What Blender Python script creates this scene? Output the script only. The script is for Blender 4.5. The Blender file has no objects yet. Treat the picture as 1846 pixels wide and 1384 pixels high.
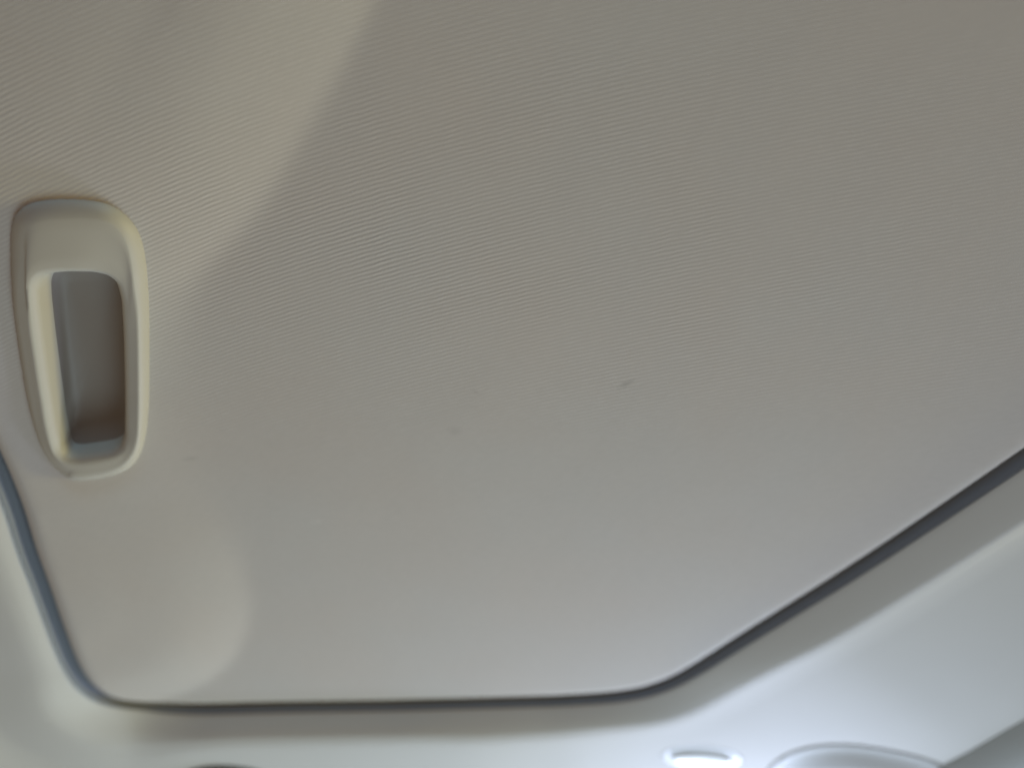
import bpy, bmesh, math
import numpy as np
from mathutils import Vector, Matrix
from mathutils.geometry import delaunay_2d_cdt

scene = bpy.context.scene
C = scene.collection

# ------------------------------------------------------------------ camera
CAM_Z, TILT, HFOV = 0.95, math.radians(55), math.radians(65)
ROOF_Z = 1.20                                  # underside of the fabric panel
cam_d = bpy.data.cameras.new('camera')
cam = bpy.data.objects.new('camera', cam_d); C.objects.link(cam)
cam.location = (0, 0, CAM_Z)
cam.rotation_euler = (math.radians(90) + TILT, 0, 0)
cam_d.sensor_width = 36; cam_d.lens = 18 / math.tan(HFOV / 2)
cam_d.clip_start = 0.01; cam_d.clip_end = 50
cam_d.dof.use_dof = True
cam_d.dof.focus_distance = 0.277
cam_d.dof.aperture_fstop = 3.5
scene.camera = cam

# ------------------------------------------------------------------ ambient light and lamps
world = bpy.data.worlds.new('World'); scene.world = world
world.use_nodes = True
bg = world.node_tree.nodes['Background']
bg.inputs['Color'].default_value = (1.0, 0.57, 0.25, 1)
bg.inputs['Strength'].default_value = 0.205

def area_lamp(name, loc, target, sx, sy, power, col):
    d = bpy.data.lights.new(name, 'AREA'); d.shape = 'RECTANGLE'
    d.size, d.size_y, d.energy, d.color = sx, sy, power, col
    o = bpy.data.objects.new(name, d); C.objects.link(o)
    o.location = loc
    o.rotation_euler = (Vector(target) - Vector(loc)).to_track_quat('-Z', 'Y').to_euler()
    return o
# daylight coming in through the windscreen ahead, and a small lamp added to brighten the front right trim
area_lamp('windscreen_light', (0.1, 1.0, 0.60), (0.0, 0.25, 1.2), 1.0, 0.40, 6.9, (0.63, 0.86, 1.0))
area_lamp('front_trim_fill_light', (0.17, 0.60, 1.10), (0.15, 0.46, 1.19), 0.14, 0.05, 1.12, (0.60, 0.68, 0.95))
# low warm light from the side window on the right, dimmer bluish fill added behind the camera to lift the lip
area_lamp('side_window_light', (1.9, 0.25, 0.92), (-0.1, 0.15, 1.2), 0.7, 0.25, 20.8, (1.0, 0.86, 0.37))
area_lamp('rear_fill_light', (0.4, -1.4, 0.80), (0.05, 0.4, 1.19), 1.0, 0.35, 9.0, (0.31, 0.64, 1.0))

vs = scene.view_settings
vs.view_transform = 'Standard'; vs.look = 'None'; vs.exposure = 0.0; vs.gamma = 1.0

# ------------------------------------------------------------------ helpers
FPX = 923 / math.tan(HFOV / 2)
ST, CT = math.sin(TILT), math.cos(TILT)
def at(px, py, z=ROOF_Z):
    """point of the photograph -> point on the horizontal plane z"""
    u, v = (px - 923) / FPX, (py - 692) / FPX
    d = (z - CAM_Z) / (ST - v * CT)
    return np.array((u * d, d * (CT + v * ST)))

def resample(pts, n, closed=True):
    p = np.array(pts, float)
    if closed: p = np.vstack([p, p[:1]])
    s = np.concatenate([[0], np.cumsum(np.linalg.norm(np.diff(p, axis=0), axis=1))])
    t = np.linspace(0, s[-1], n + 1)[:-1] if closed else np.linspace(0, s[-1], n)
    return np.stack([np.interp(t, s, p[:, 0]), np.interp(t, s, p[:, 1])], 1)

def smooth(p, it, closed=True):
    p = p.copy()
    for _ in range(it):
        if closed: p = 0.25 * np.roll(p, 1, 0) + 0.5 * p + 0.25 * np.roll(p, -1, 0)
        else: p[1:-1] = 0.25 * p[:-2] + 0.5 * p[1:-1] + 0.25 * p[2:]
    return p

def normals(p):
    """outward normals of a closed curve"""
    t = np.roll(p, -1, 0) - np.roll(p, 1, 0)
    t /= np.linalg.norm(t, axis=1)[:, None] + 1e-12
    n = np.stack([t[:, 1], -t[:, 0]], 1)
    a = np.sum(p[:, 0] * np.roll(p[:, 1], -1) - np.roll(p[:, 0], -1) * p[:, 1])
    return n if a > 0 else -n

def inside(pts, poly):
    x, y = pts[:, 0], pts[:, 1]; r = np.zeros(len(pts), bool)
    x0, y0 = poly[:, 0], poly[:, 1]; x1, y1 = np.roll(x0, -1), np.roll(y0, -1)
    for a, b, c, d in zip(x0, y0, x1, y1):
        if b == d: continue
        r ^= ((b > y) != (d > y)) & (x < (c - a) * (y - b) / (d - b) + a)
    return r

def dist_to(pts, poly, closed=True):
    best = np.full(len(pts), 1e9)
    q = np.roll(poly, -1, 0) if closed else poly[1:]
    for a, b in zip(poly, q):
        ab = b - a; L = ab @ ab + 1e-15
        t = np.clip(((pts - a) @ ab) / L, 0, 1)
        best = np.minimum(best, np.linalg.norm(pts - a - t[:, None] * ab, axis=1))
    return best

def link(name, me, mat, parent=None):
    o = bpy.data.objects.new(name, me); C.objects.link(o)
    if mat: me.materials.append(mat)
    if parent: o.parent = parent
    me.polygons.foreach_set('use_smooth', [True] * len(me.polygons))
    return o

def orient(me, up):
    """make all normals consistent; up=-1: facing down into the cabin"""
    bm = bmesh.new(); bm.from_mesh(me)
    bmesh.ops.recalc_face_normals(bm, faces=bm.faces)
    s = sum(f.normal.z * f.calc_area() for f in bm.faces)
    if s * up < 0: bmesh.ops.reverse_faces(bm, faces=bm.faces)
    bm.to_mesh(me); bm.free()

def rings_mesh(name, rings, cap_last=False, cap_first=False):
    """loft closed rings of (n,3) points"""
    n = len(rings[0]); v = np.vstack(rings); f = []
    for k in range(len(rings) - 1):
        for i in range(n):
            j = (i + 1) % n
            f.append((k * n + i, k * n + j, (k + 1) * n + j, (k + 1) * n + i))
    v = [tuple(q) for q in v]
    for flag, k in ((cap_first, 0), (cap_last, len(rings) - 1)):
        if flag:
            c = len(v); v.append(tuple(np.mean(rings[k], 0)))
            for i in range(n): f.append((k * n + i, k * n + (i + 1) % n, c))
    me = bpy.data.meshes.new(name); me.from_pydata(v, [], f); me.update()
    return me

def tag(o, label, cat): o['label'] = label; o['category'] = cat

# ------------------------------------------------------------------ materials
def new_mat(name):
    m = bpy.data.materials.new(name); m.use_nodes = True
    return m, m.node_tree.nodes, m.node_tree.links, m.node_tree.nodes['Principled BSDF']

def plastic(name, col, rough, grain=0.00004, scale=1500, spec=0.35, mottle=0.05):
    m, N, L, b = new_mat(name)
    tc = N.new('ShaderNodeTexCoord')
    n1 = N.new('ShaderNodeTexNoise'); n1.inputs['Scale'].default_value = scale; n1.inputs['Detail'].default_value = 3
    n2 = N.new('ShaderNodeTexNoise'); n2.inputs['Scale'].default_value = 25; n2.inputs['Detail'].default_value = 4
    for n in (n1, n2): L.new(tc.outputs['Object'], n.inputs['Vector'])
    bp = N.new('ShaderNodeBump'); bp.inputs['Distance'].default_value = grain; bp.inputs['Strength'].default_value = 1
    L.new(n1.outputs['Fac'], bp.inputs['Height']); L.new(bp.outputs['Normal'], b.inputs['Normal'])
    mx = N.new('ShaderNodeMix'); mx.data_type = 'RGBA'
    mx.inputs['A'].default_value = (*[c * (1 - mottle) for c in col], 1)
    mx.inputs['B'].default_value = (*[min(1, c * (1 + mottle)) for c in col], 1)
    L.new(n2.outputs['Fac'], mx.inputs['Factor']); L.new(mx.outputs['Result'], b.inputs['Base Color'])
    b.inputs['Roughness'].default_value = rough; b.inputs['Specular IOR Level'].default_value = spec
    return m

M_trim = plastic('soft_trim', (0.50, 0.50, 0.46), 0.62, 0.00003, 900, 0.25, 0.03)
M_handle = plastic('handle_plastic', (0.395, 0.378, 0.316), 0.50, 0.000015, 2500, 0.3, 0.02)
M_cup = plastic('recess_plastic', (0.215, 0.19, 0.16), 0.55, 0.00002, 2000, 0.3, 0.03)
M_seal = plastic('dark_rubber', (0.185, 0.203, 0.222), 0.7, 0.00003, 1200, 0.2, 0.05)
M_lamp = plastic('lamp_plastic', (0.50, 0.51, 0.50), 0.40, 0.00001, 2500, 0.4, 0.02)
M_lens = plastic('lamp_lens', (0.62, 0.64, 0.64), 0.15, 0.00001, 900, 0.5, 0.02)
M_gloss = plastic('gloss_white', (0.82, 0.83, 0.84), 0.12, 0.0, 900, 0.8, 0.01)
M_visor = plastic('visor_cloth', (0.36, 0.38, 0.355), 0.85, 0.00006, 1300, 0.15, 0.05)
M_cap = plastic('dark_cap', (0.10, 0.105, 0.11), 0.5, 0.00002, 1500, 0.3, 0.04)

# stains on the cloth: (photo x, photo y, size m along ribs, size across, tilt, strength)
STAINS = [(1128, 690, .0042, .0016, .55, .19), (820, 775, .0040, .0030, 0, .10), (345, 825, .0042, .0012, .1, .13),
          (570, 940, .0040, .0012, .3, -.10), (858, 706, .0028, .0012, -.5, .10), (1240, 640, .006, .0012, .2, -.06)]

def fabric():
    m, N, L, b = new_mat('ribbed_cloth')
    def node(t, **kw):
        n = N.new(t)
        for k, v in kw.items(): setattr(n, k, v)
        return n
    def math_(op, a, c=None, d=None):
        n = node('ShaderNodeMath', operation=op)
        for i, q in enumerate((a, c, d)):
            if q is None: continue
            if hasattr(q, 'is_linked'): L.new(q, n.inputs[i])
            else: n.inputs[i].default_value = q
        return n.outputs[0]
    uv = node('ShaderNodeUVMap', uv_map='ribs')
    sx = node('ShaderNodeSeparateXYZ'); L.new(uv.outputs['UV'], sx.inputs[0])
    tc = node('ShaderNodeTexCoord')
    def noise(vec, scale, detail=2, rough=.5):
        n = node('ShaderNodeTexNoise'); L.new(vec, n.inputs['Vector'])
        n.inputs['Scale'].default_value = scale; n.inputs['Detail'].default_value = detail; n.inputs['Roughness'].default_value = rough
        return n.outputs['Fac']
    # thread coordinates: ribs run along V; short overlapping stitches along each rib
    wob = math_('MULTIPLY', math_('SUBTRACT', noise(tc.outputs['Object'], 160, 2), .5), .55)
    ph = math_('ADD', sx.outputs['X'], wob)
    rib = math_('SINE', math_('MULTIPLY', ph, 2 * math.pi))
    cv = node('ShaderNodeCombineXYZ')
    L.new(math_('MULTIPLY', sx.outputs['X'], .9), cv.inputs[0]); L.new(math_('MULTIPLY', sx.outputs['Y'], 260), cv.inputs[1])
    seg = noise(cv.outputs[0], 1.0, 3, .6)                          # broken stitches along the ribs
    patch = noise(tc.outputs['Object'], 28, 3, .6)                  # worn and fresh patches
    amp = math_('MULTIPLY', math_('ADD', math_('MULTIPLY', seg, 2.2), -.3), math_('ADD', math_('MULTIPLY', patch, 2.0), -.1))
    nap = node('ShaderNodeAttribute', attribute_name='nap')
    h = math_('ADD', math_('MULTIPLY', math_('MULTIPLY', rib, amp), nap.outputs['Fac']), math_('ADD', math_('MULTIPLY', seg, .5), math_('MULTIPLY', noise(tc.outputs['Object'], 1400, 3, .6), .9)))
    bp = node('ShaderNodeBump'); bp.inputs['Distance'].default_value = 0.000034; bp.inputs['Strength'].default_value = 1
    L.new(h, bp.inputs['Height'])
    soft = node('ShaderNodeBump'); soft.inputs['Distance'].default_value = 0.00035; soft.inputs['Strength'].default_value = 1
    L.new(noise(tc.outputs['Object'], 22, 2), soft.inputs['Height']); L.new(soft.outputs['Normal'], bp.inputs['Normal'])
    L.new(bp.outputs['Normal'], b.inputs['Normal'])
    # colour: slightly uneven dye, lint, stains
    mx = node('ShaderNodeMix', data_type='RGBA')
    mx.inputs['A'].default_value = (0.468, 0.428, 0.372, 1); mx.inputs['B'].default_value = (0.455, 0.447, 0.408, 1)
    L.new(noise(tc.outputs['Object'], 16, 3, .5), mx.inputs['Factor'])
    val = math_('ADD', math_('MULTIPLY', math_('SUBTRACT', seg, .5), .10), 1.0)
    for (x, y, a, c, rot, s) in STAINS:
        p = at(x, y)
        mp = node('ShaderNodeMapping', vector_type='TEXTURE')
        mp.inputs['Location'].default_value = (p[0], p[1], ROOF_Z); mp.inputs['Rotation'].default_value = (0, 0, -rot)
        mp.inputs['Scale'].default_value = (a, c, 1.0)
        L.new(tc.outputs['Object'], mp.inputs['Vector'])
        ln = node('ShaderNodeVectorMath', operation='LENGTH')
        fl = node('ShaderNodeVectorMath', operation='MULTIPLY'); fl.inputs[1].default_value = (1, 1, 0)
        L.new(mp.outputs[0], fl.inputs[0]); L.new(fl.outputs[0], ln.inputs[0])
        r = math_('ADD', ln.outputs['Value'], math_('MULTIPLY', math_('SUBTRACT', noise(tc.outputs['Object'], 500, 3), .5), 1.4))
        k = math_('MULTIPLY', math_('MAXIMUM', math_('SUBTRACT', 1.0, r), 0.0), s)
        val = math_('SUBTRACT', val, k)
    hsv = node('ShaderNodeHueSaturation'); L.new(mx.outputs['Result'], hsv.inputs['Color']); L.new(val, hsv.inputs['Value'])
    L.new(hsv.outputs['Color'], b.inputs['Base Color'])
    b.inputs['Roughness'].default_value = 0.9; b.inputs['Specular IOR Level'].default_value = 0.1
    b.inputs['Sheen Weight'].default_value = 0.08; b.inputs['Sheen Roughness'].default_value = 0.5
    return m
M_fabric = fabric()

# ------------------------------------------------------------------ relief of the panel: a raised flank at the left with a crease
crease = np.array([at(*p) for p in [(790, -330), (725, -130), (668, 20), (612, 130), (560, 220), (492, 340), (440, 410), (390, 462), (348, 515), (322, 580),
          (312, 660), (318, 740), (338, 820), (372, 890), (410, 950), (436, 1010), (450, 1080), (446, 1130), (422, 1185), (380, 1225), (330, 1248), (250, 1275), (150, 1300)]])
crease = smooth(resample(crease, 160, False), 6, False)
flank_poly = np.vstack([crease, [[-0.6, crease[-1, 1]], [-0.6, crease[0, 1]]]])
def interp_y(y, ys, vals): return np.interp(y, ys, vals)
Y_T, Y_A, Y_B, Y_C = at(0, 0)[1], at(0, 480)[1], at(0, 700)[1], at(0, 900)[1]
Y_D, Y_E = at(0, 1020)[1], at(0, 1200)[1]
def relief_raw(p):
    p = np.atleast_2d(np.asarray(p, float))
    d = dist_to(p, crease, False) * np.where(inside(p, flank_poly), 1, -1)
    y = p[:, 1]
    w = interp_y(y, [Y_T, Y_A, Y_B, Y_C, Y_D, Y_E], [.0022, .0036, .015, .012, .0036, .0028])   # softness of the crease
    sl = interp_y(y, [Y_T, Y_A, Y_B, Y_C, Y_E], [.245, .255, .10, .09, .26])                   # slope of the flank
    sp = w * np.log1p(np.exp(np.clip(d / w * 2, -40, 40))) / 2
    L = 0.07
    crown = -.21 * np.clip(p[:, 0], 0, .27) ** 2          # the panel is crowned and dips again to the right
    return crown - sl * L * (1 - np.exp(-sp / L))

# far from the crease the relief is relaxed so that the flank has no second fold
_gx, _gy = np.arange(-.62, .70, .004), np.arange(-.70, .86, .004)
_G = relief_raw(np.stack(np.meshgrid(_gx, _gy), -1).reshape(-1, 2)).reshape(len(_gy), len(_gx))
_k = np.exp(-.5 * (np.arange(-16, 17) / 5.5) ** 2); _k /= _k.sum()
def _blur(a): return np.convolve(np.pad(a, 16, mode='edge'), _k, 'valid')
_G = np.apply_along_axis(_blur, 0, np.apply_along_axis(_blur, 1, _G))
def relief(p):
    p = np.atleast_2d(np.asarray(p, float))
    h = relief_raw(p)
    d = dist_to(p, crease, False) * np.where(inside(p, flank_poly), 1, -1)
    w = np.clip((d - .022) / .035, 0, 1); w = w * w * (3 - 2 * w)
    fx = np.clip((p[:, 0] - _gx[0]) / .004, 0, len(_gx) - 1.01); fy = np.clip((p[:, 1] - _gy[0]) / .004, 0, len(_gy) - 1.01)
    i, j = fx.astype(int), fy.astype(int); u, v = fx - i, fy - j
    g = (_G[j, i] * (1 - u) + _G[j, i + 1] * u) * (1 - v) + (_G[j + 1, i] * (1 - u) + _G[j + 1, i + 1] * u) * v
    return h * (1 - w) + g * w
def on_cloth(px, py, up=0.0):
    """point of the photograph -> point on the relief of the cloth (seen from below)"""
    p = at(px, py)
    for _ in range(8): p = at(px, py, ROOF_Z + up + float(relief(p)[0]))
    return p

# ------------------------------------------------------------------ panel outline (closed, metres)
front = [(9, 832), (41, 910), (64, 988), (87, 1048), (114, 1126), (138, 1190), (163, 1231), (190, 1254), (225, 1261), (280, 1265),
         (340, 1268), (500, 1264), (700, 1261), (850, 1257), (1000, 1253), (1100, 1247), (1160, 1238), (1205, 1222), (1250, 1197),
         (1320, 1152), (1400, 1102), (1500, 1040), (1600, 975), (1700, 908), (1800, 840), (1846, 808)]
R_EDGE = 0.0085                                # radius of the rolled edge; the photo shows its silhouette
fw = np.array([on_cloth(*p) for p in front])
for _ in range(2):
    tg = np.gradient(fw, axis=0); tg /= np.linalg.norm(tg, axis=1)[:, None]
    nf = smooth(np.stack([-tg[:, 1], tg[:, 0]], 1), 3, False)
    el = np.arctan2(ROOF_Z - CAM_Z, np.maximum(.02, np.sum(fw * nf, 1)))
    fw = np.array([on_cloth(*p, R_EDGE * (1 - math.cos(a))) for p, a in zip(front, el)]) + nf * (R_EDGE * (1 - np.sin(el)))[:, None]
d_end = fw[-1] - fw[-3]; d_end /= np.linalg.norm(d_end)
outline = [(-0.205, -0.36), (-0.207, 0.10)] + [tuple(p) for p in fw] + [tuple(fw[-1] + d_end * .12), (0.325, -0.02), (0.325, -0.36)]
outline = smooth(resample(outline, 1100), 14)
ON = normals(outline)

# ------------------------------------------------------------------ pull handle curves
h_out = [(15, 420), (18, 394), (25, 380), (41, 367), (57, 360), (97, 355), (146, 356), (187, 361), (213, 372), (234, 390), (250, 410), (260, 437),
         (267, 478), (270, 527), (271, 560), (271, 620), (271, 680), (270, 728), (266, 775), (258, 812), (247, 834), (234, 846), (211, 856),
         (179, 863), (147, 867), (124, 865), (107, 853), (86, 828), (71, 798), (60, 767), (52, 740), (43, 699), (32, 629), (23, 560), (18, 495), (15, 450)]
h_in = [(78, 500), (88, 490), (104, 486), (130, 484), (173, 485), (199, 491), (214, 503), (222, 534), (226, 603), (228, 690), (228, 777), (222, 797),
        (206, 806), (186, 810), (143, 816), (124, 814), (113, 800), (103, 750), (93, 680), (82, 600), (75, 540), (74, 515)]
def curve(pts, n, it):
    p = np.array([on_cloth(*q) for q in pts])
    p = smooth(resample(p, n * 2), it)
    c = p.mean(0); a = np.arctan2(p[:, 1] - c[1], p[:, 0] - c[0])
    return p, c
def polar(p, c, n):
    d = p - c; a = np.unwrap(np.arctan2(d[:, 1], d[:, 0]))
    if a[-1] < a[0]: p = p[::-1]; d = p - c; a = np.unwrap(np.arctan2(d[:, 1], d[:, 0]))
    return p
n_h = 160
oc, c0 = curve(h_out, n_h, 12); ic, _ = curve(h_in, n_h, 4)
def start_at(p, ang, c):
    p = polar(p, c, 0); d = p - c
    k = int(np.argmin(np.abs(np.angle(np.exp(1j * (np.arctan2(d[:, 1], d[:, 0]) - ang))))))
    return np.roll(p, -k, 0)
oc = resample(start_at(oc, -2.2, c0), n_h); ic = resample(start_at(ic, -2.2, ic.mean(0)), n_h)
no, ni = normals(oc), normals(ic)
hole = oc - no * 0.0035

# ------------------------------------------------------------------ rib phase fitted to the run of the ribs over the panel
RIBS = [(80, 280, 25, 10.2), (380, 180, 19.5, 11), (680, 100, 17, 9.6), (1080, 230, 15, 8), (780, 430, 16, 7.6), (1180, 530, 12.7, 6.4),
        (340, 500, 17.5, 7.8), (20, 520, 27, 8.2), (60, 740, 27, 7.2), (1500, 250, 12, 7), (900, 1000, 10, 4.6), (300, 1000, 15, 5.2),
        (1650, 600, 10, 5.2), (150, 50, 24, 12), (1000, 20, 16, 9.5), (1350, 1000, 9, 4.4)]
def basis(p):
    x, y = p[..., 0] * 5, (p[..., 1] - .2) * 5
    return np.stack([x, y, x * x, x * y, y * y, x ** 3, x * x * y, x * y * y, y ** 3], -1)
A, B = [], []
for (x, y, ang, sp) in RIBS:
    p = at(x, y); t = math.tan(math.radians(ang))
    A.append(basis(at(x, y + sp)) - basis(p)); B.append(1.0)
    A.append((basis(at(x + 15, y - 15 * t)) - basis(at(x - 15, y + 15 * t))) * 1.5); B.append(0.0)
A, B = np.array(A), np.array(B)
coef = np.linalg.solve(A.T @ A + 1e-6 * np.eye(9), A.T @ B)
def rib_phase(p): return basis(p) @ coef

# ------------------------------------------------------------------ the roof panel
roof_panel = bpy.data.objects.new('roof_panel', None); C.objects.link(roof_panel)
roof_panel.empty_display_size = 0.05
tag(roof_panel, 'large beige ribbed cloth roof panel with rounded corners and a pull handle at its left', 'roof panel')

def fabric_mesh():
    inner = outline - ON * R_EDGE
    inner = resample(inner, 900)
    nin = normals(inner)
    step = 0.0026
    xs = np.arange(-.24, .36, step); ys = np.arange(-.07, .42, step)
    g = np.stack(np.meshgrid(xs, ys), -1).reshape(-1, 2)
    gc = np.stack(np.meshgrid(np.arange(-.24, .36, .012), np.arange(-.40, -.072, .012)), -1).reshape(-1, 2)
    g = np.vstack([g, gc])
    g = g[inside(g, inner)]; g = g[dist_to(g, inner) > step * .6]
    dh = dist_to(g, hole); g = g[(~inside(g, hole)) & (dh > step * .5)]
    n1, n2 = len(inner), len(hole)
    pts = [Vector(p) for p in np.vstack([inner, hole, g])]
    edges = [(i, (i + 1) % n1) for i in range(n1)] + [(n1 + i, n1 + (i + 1) % n2) for i in range(n2)]
    ov, oe, of, orig, _, _ = delaunay_2d_cdt(pts, edges, [], 1, 1e-7)
    v = np.array([tuple(q) for q in ov]); f = np.array([tuple(q) for q in of if len(q) == 3])
    cen = v[f].mean(1); f = f[~inside(cen, hole)]
    idx = {}
    for k, o in enumerate(orig):
        for q in o: idx[q] = k
    ring0 = [idx[i] for i in range(n1)]
    P = [v]; Z = [relief(v)]; n = len(v); faces = [tuple(map(int, q)) for q in f]
    prev = ring0
    z0 = relief(inner)
    for k in range(1, 10):
        if k <= 7:
            a = k / 7 * math.pi / 2; off, up = R_EDGE * math.sin(a), R_EDGE * (1 - math.cos(a))
        else: off, up = R_EDGE, R_EDGE + (k - 7) * .006
        P.append(inner + nin * off); Z.append(z0 + up)
        cur = list(range(n, n + n1)); n += n1
        faces += [(prev[i], prev[(i + 1) % n1], cur[(i + 1) % n1], cur[i]) for i in range(n1)]
        prev = cur
    # the cloth is tucked in under the handle
    P.append(hole); Z.append(relief(hole) + .004); cur = list(range(n, n + n2)); hr = [idx[n1 + i] for i in range(n2)]
    faces += [(hr[i], hr[(i + 1) % n2], cur[(i + 1) % n2], cur[i]) for i in range(n2)]
    P, Z = np.vstack(P), np.concatenate(Z)
    me = bpy.data.meshes.new('fabric_cover')
    me.from_pydata([(x, y, ROOF_Z + z) for (x, y), z in zip(P, Z)], [], faces); me.update()
    orient(me, -1)
    co = np.zeros(len(me.vertices) * 3); me.vertices.foreach_get('co', co); co = co.reshape(-1, 3)
    ph = rib_phase(co[:, :2])
    li = np.zeros(len(me.loops), int); me.loops.foreach_get('vertex_index', li)
    uvl = me.uv_layers.new(name='ribs')
    uvs = np.stack([ph, co[:, 0] * math.cos(.3) + co[:, 1] * math.sin(.3)], 1)[li]
    uvl.data.foreach_set('uv', uvs.ravel())
    # how strongly the nap stands: the cloth is worn smooth towards the front
    at_ = me.attributes.new('nap', 'FLOAT', 'POINT')
    yy = co[:, 1] - .22 * co[:, 0]
    nap = np.clip((.285 - yy) / .15, 0.15, 1) ** 1.3 * np.clip((.24 - co[:, 0]) / .20, .05, 1) * np.interp(co[:, 0], [-.12, .0], [1.55, 1.0])
    at_.data.foreach_set('value', nap)
    return me
fm = fabric_mesh()
link('fabric_cover', fm, M_fabric, roof_panel)

# handle: rolled bezel round a deep finger recess
def ring(p, h):          # h metres below the cloth (towards the cabin)
    z = ROOF_Z + relief(p) - h
    return np.column_stack([p, z])
def lerp(a, b, t): return a * (1 - t) + b * t
k_out = (1.05 + .08 * np.clip(-no[:, 0], 0, 1) - .45 * np.clip(no[:, 0], 0, 1))[:, None]      # roll of the outer edge: broad at the left, tight at the right
gapw = np.array([np.min(np.linalg.norm(ic - q, axis=1)) for q in oc])[:, None]
k_out = np.minimum(k_out, (gapw - .0058) / .0058)
def off(d): return oc - no * (d * smooth(np.column_stack([k_out, k_out]), 10)[:, :1])
sm = lambda a: smooth(np.column_stack([a, a]), 10)[:, 0]
h_o = sm(.0043 - .0011 * np.clip(-no[:, 0], 0, 1) ** 2)          # the face falls away to the left ...
h_i = sm(.0043 - .0009 * np.clip(no[:, 0], 0, 1) ** 2)           # ... and towards the opening on the right
rings = [ring(off(.0006), -.004), ring(off(.0006), -.0005)]
rings += [ring(off(d), h_o * f) for d, f in ((.0009, .19), (.0016, .42), (.0026, .65), (.0038, .84), (.0050, .955), (.0058, 1.0))]
po, pi_ = off(.0058), ic + ni * .0028
rings += [ring(lerp(po, pi_, t), h_o * (1 - t) + h_i * t) for t in (.25, .5, .75)]
rings += [ring(pi_, h_i), ring(ic + ni * .0018, h_i * .92), ring(ic + ni * .0009, h_i * .75), ring(ic + ni * .0001, h_i * .49), ring(ic - ni * .0002, .0008),
          ring(ic - ni * .0006, -.0020), ring(ic - ni * .0012, -.0045)]
me = rings_mesh('pull_handle', rings); orient(me, -1)
handle = link('pull_handle', me, M_handle, roof_panel)
handle['label'] = 'smooth beige plastic pull handle with a dark recess'
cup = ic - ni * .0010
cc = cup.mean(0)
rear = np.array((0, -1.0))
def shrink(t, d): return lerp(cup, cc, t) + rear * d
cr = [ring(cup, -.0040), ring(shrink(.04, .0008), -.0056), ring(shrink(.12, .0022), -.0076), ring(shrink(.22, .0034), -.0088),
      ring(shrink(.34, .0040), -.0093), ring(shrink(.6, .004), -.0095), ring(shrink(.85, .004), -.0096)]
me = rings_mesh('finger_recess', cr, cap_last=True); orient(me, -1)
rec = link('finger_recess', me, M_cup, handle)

# rubber seal in the gap round the panel
so = outline
sr = []
lf = smooth(np.column_stack([np.clip(-ON[:, 0], 0, 1)] * 2), 60)
wd = (.0033 + .0000 * lf[:, :1]) / .0074
for off, z in ((-.001, .010), (.0010, .0068), (.0030, .0052), (.0050, .0036), (.0066, .0010), (.0074, -.0004), (.0082, .0006)):
    sr.append(np.column_stack([so + ON * off * wd, np.full(len(so), ROOF_Z + z) + relief(so)]))
me = rings_mesh('seal', sr); orient(me, -1)
link('seal', me, M_seal, roof_panel)['label'] = 'dark rubber seal in the gap round the panel'

# ------------------------------------------------------------------ ceiling trim round the opening (swept profile, deeper at the front)
def ceiling():
    p = outline; n = ON
    # drop of the trim's face below the panel, and its side gap, along the outline
    ang = np.arctan2(n[:, 1], n[:, 0])
    frontness = np.clip(n[:, 1] * 1.5, 0, 1) ** .8
    leftness = np.clip(-n[:, 0], 0, 1); leftness = smooth(np.column_stack([leftness, leftness]), 30)[:, 0]
    rightness = np.clip(n[:, 0], 0, 1)
    drop = .0020 + .0006 * leftness + .0090 * frontness + .0055 * rightness * (1 - frontness)
    drop = smooth(np.column_stack([drop * np.interp(p[:, 0], [-.02, .06, .09, .13], [1, .65, .65, .95]), drop]), 24)[:, 0]
    gap = .0029 + .0000 * leftness
    base = relief(p)
    one = np.ones(len(p))
    rows = [(gap * one, .014 * one), (gap * one, .004 * one), (gap + .0004 * one, .0010 * one), (gap + .0014 * one, .0002 * one)]
    # sloping lip, then a rounded nose, then the broad face
    run = drop * np.interp(p[:, 0], [-.05, .05, .075, .12], [.75, 1.6, 2.4, 1.7]) * (1 + 3.6 * leftness)
    run = smooth(np.column_stack([run, run]), 40)[:, 0]
    for t in (.12, .5, .8): rows.append((gap + .0014 + run * t, -drop * t))
    for t in (.15, .3, .45, .6, .8, 1.0):
        rows.append((gap + .0014 + run * .8 + (.009 + .034 * leftness) * t, -drop * (.8 + .2 * (1 - (1 - t) ** 2))))
    last = gap + .0014 + run * .8 + .009 + .034 * leftness
    for e, sl in ((.01, .0002), (.03, .0006), (.06, .001), (.10, .001), (.16, -.003), (.24, -.010), (.34, -.025)):
        rows.append((last + e, -drop + sl - .31 * leftness * min(e, .12) + -0.17 * rightness * min(e, .15)))
    rings = []
    nn = n.copy()
    for k, (off, z) in enumerate(rows):
        q = p + nn * np.asarray(off).reshape(-1, 1)
        rings.append(np.column_stack([q, ROOF_Z + z + base * (1 if k < 7 else .6 + .4 * max(0, (13 - k) / 6))]))
    me = rings_mesh('ceiling', rings); orient(me, -1)
    o = link('ceiling', me, M_trim); o['kind'] = 'structure'
    return o
ceil = ceiling()

# ------------------------------------------------------------------ fittings on the ceiling along the bottom edge
ZT = ROOF_Z - .0108
bpy.context.view_layer.update()
def ceiling_z(q):
    hit, loc, nor, k = ceil.ray_cast(Vector((q[0], q[1], .6)), Vector((0, 0, 1)))
    return loc[2] if hit else ZT
def superellipse(cx, cy, a, b, n=96, e=2.6, rot=0):
    t = np.linspace(0, 2 * math.pi, n, endpoint=False)
    x = np.sign(np.cos(t)) * np.abs(np.cos(t)) ** (2 / e) * a; y = np.sign(np.sin(t)) * np.abs(np.sin(t)) ** (2 / e) * b
    c, s = math.cos(rot), math.sin(rot)
    return np.stack([cx + x * c - y * s, cy + x * s + y * c], 1)

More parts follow.
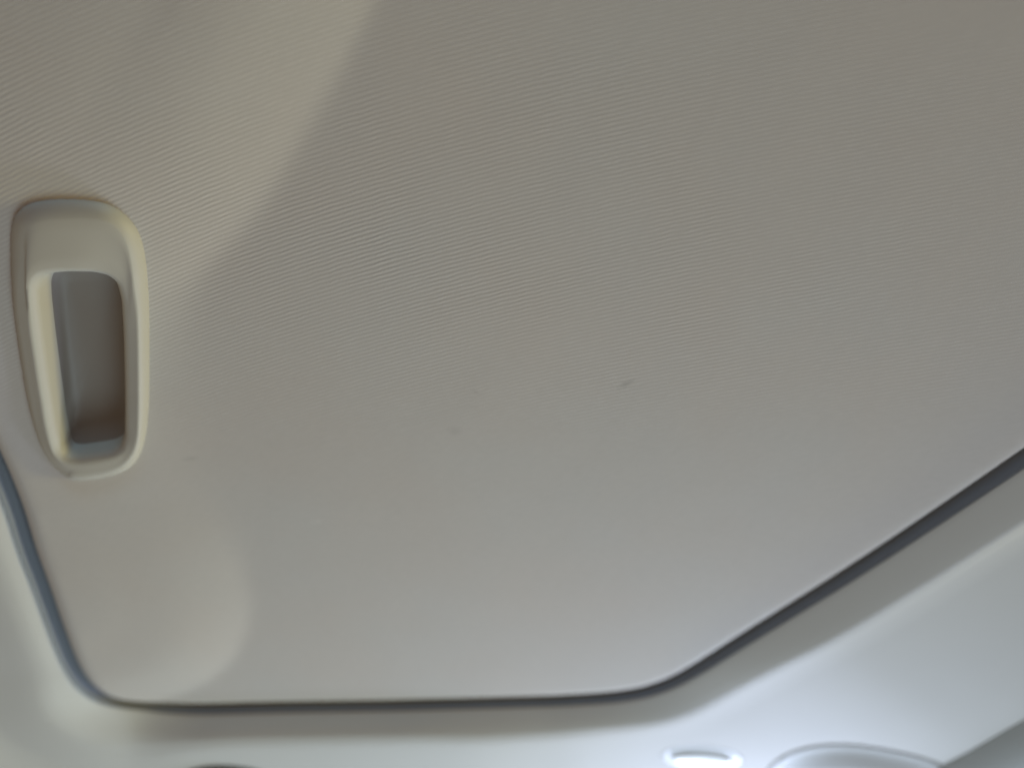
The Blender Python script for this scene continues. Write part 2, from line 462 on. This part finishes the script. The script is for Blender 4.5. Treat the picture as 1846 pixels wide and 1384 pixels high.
def dome(name, label_mat, cx, cy, a, b, h, z, parent=None, e=2.6, rot=0, power=2.0, steps=16, skirt=.004, bell=0):
    ox, oy, oz = parent.location if parent else (0, 0, 0)
    def seat(c, dz):                        # sits on the ceiling's own surface
        zz = np.array([ceiling_z((x + ox, y + oy)) for x, y in c]) - oz
        return np.column_stack([c, zz + dz])
    rings = [seat(superellipse(cx, cy, a, b, e=e, rot=rot), skirt)]
    for k in range(steps + 1):
        if bell:
            r = 1 - k / steps * .97; q = .5 + .5 * math.cos(math.pi * min(1, max(0, (r - bell) / (1 - bell))))
        else:
            t = k / steps * math.pi / 2 * .97
            r, q = math.cos(t) ** (2 / power), math.sin(t) ** (2 / power)
        rings.append(seat(superellipse(cx, cy, a * r, b * r, e=e, rot=rot), z - h * q))
    me = rings_mesh(name, rings, cap_last=True); orient(me, -1)
    return link(name, me, label_mat, parent)

# rounded lamp bulge
L0 = at(1385, 1384, ZT); L1 = at(1700, 1384, ZT); Ltop = at(1590, 1320, ZT)
lx = (L0[0] + L1[0]) / 2 + .002; la = (L1[0] - L0[0]) / 2 + .006; lb = .045; ly = Ltop[1] + lb
lamp = bpy.data.objects.new('overhead_lamp', None); C.objects.link(lamp); lamp.location = (lx, ly, ZT); lamp.empty_display_size = .03
tag(lamp, 'pale rounded overhead lamp bulging from the ceiling at the bottom right edge', 'overhead lamp')
o = dome('housing', M_lamp, 0, 0, la, lb, .0048, 0, lamp, e=2.4, rot=.10, bell=.52)
o = dome('lens', M_lens, 0, .016, la * .42, lb * .34, .0022, -.0042, lamp, e=2.6, rot=.10)

# glossy tab
T0, T1, Tc = at(1195, 1360, ZT), at(1340, 1360, ZT), at(1268, 1347, ZT)
tab = bpy.data.objects.new('finger_tab', None); C.objects.link(tab)
tb = .011; tab.location = ((T0[0] + T1[0]) / 2, Tc[1] + tb, ZT); tab.empty_display_size = .02
tag(tab, 'small glossy white tab with a bright glint left of the rounded lamp', 'tab')
dome('rim', M_lamp, 0, 0, (T1[0] - T0[0]) / 2, tb, .0008, 0, tab, e=2.1, bell=.40)
dome('tab_face', M_gloss, 0, .001, (T1[0] - T0[0]) / 2 * .74, tb * .50, .0016, -.0004, tab, e=2.2, power=4.0)

# dark round cap, only its rear edge in the picture
K = at(400, 1379, ZT)
dome('trim_cap', M_cap, K[0], K[1] + .028, .034, .028, .007, 0, e=2.0)
tag(bpy.data.objects['trim_cap'], 'dark round cap just showing at the bottom edge below the panel corner', 'cap')

# visor corner at the bottom right, lying against the ceiling
def ray_to_ceiling(px, py):
    u, v = (px - 923) / FPX, (py - 692) / FPX
    d = Vector((u, CT + v * ST, ST - v * CT)).normalized()
    hit, loc, nor, idx_ = ceil.ray_cast(Vector((0, 0, CAM_Z)), d)
    return np.array(loc)
V3 = [ray_to_ceiling(*q) for q in ((1690, 1380), (1745, 1345), (1840, 1294))]
ZV = min(q[2] for q in V3); ZV0 = max(q[2] for q in V3)
V = [q[:2] for q in V3]
dv = V[2] - V[0]; dv /= np.linalg.norm(dv); nv = np.array([dv[1], -dv[0]])
if nv @ np.array([1, 1]) < 0: nv = -nv
p0, p1 = V[0] - dv * .05, V[2] + dv * .16
vo = smooth(resample([p0, p1, p1 + nv * .12, p0 + nv * .16], 240), 12)
vn = normals(vo)
vr = []
for k in range(11):
    t = k / 10
    vr.append(np.column_stack([vo - vn * (.022 * t), np.full(240, ZV0 + .001 - (ZV0 - ZV + .013) * (1 - (1 - t) ** 2))]))
me = rings_mesh('sun_visor', vr, cap_last=True, cap_first=True); orient(me, -1)
v = link('sun_visor', me, M_visor)
tag(v, 'dark grey padded visor edge cutting across the bottom right corner', 'sun visor')
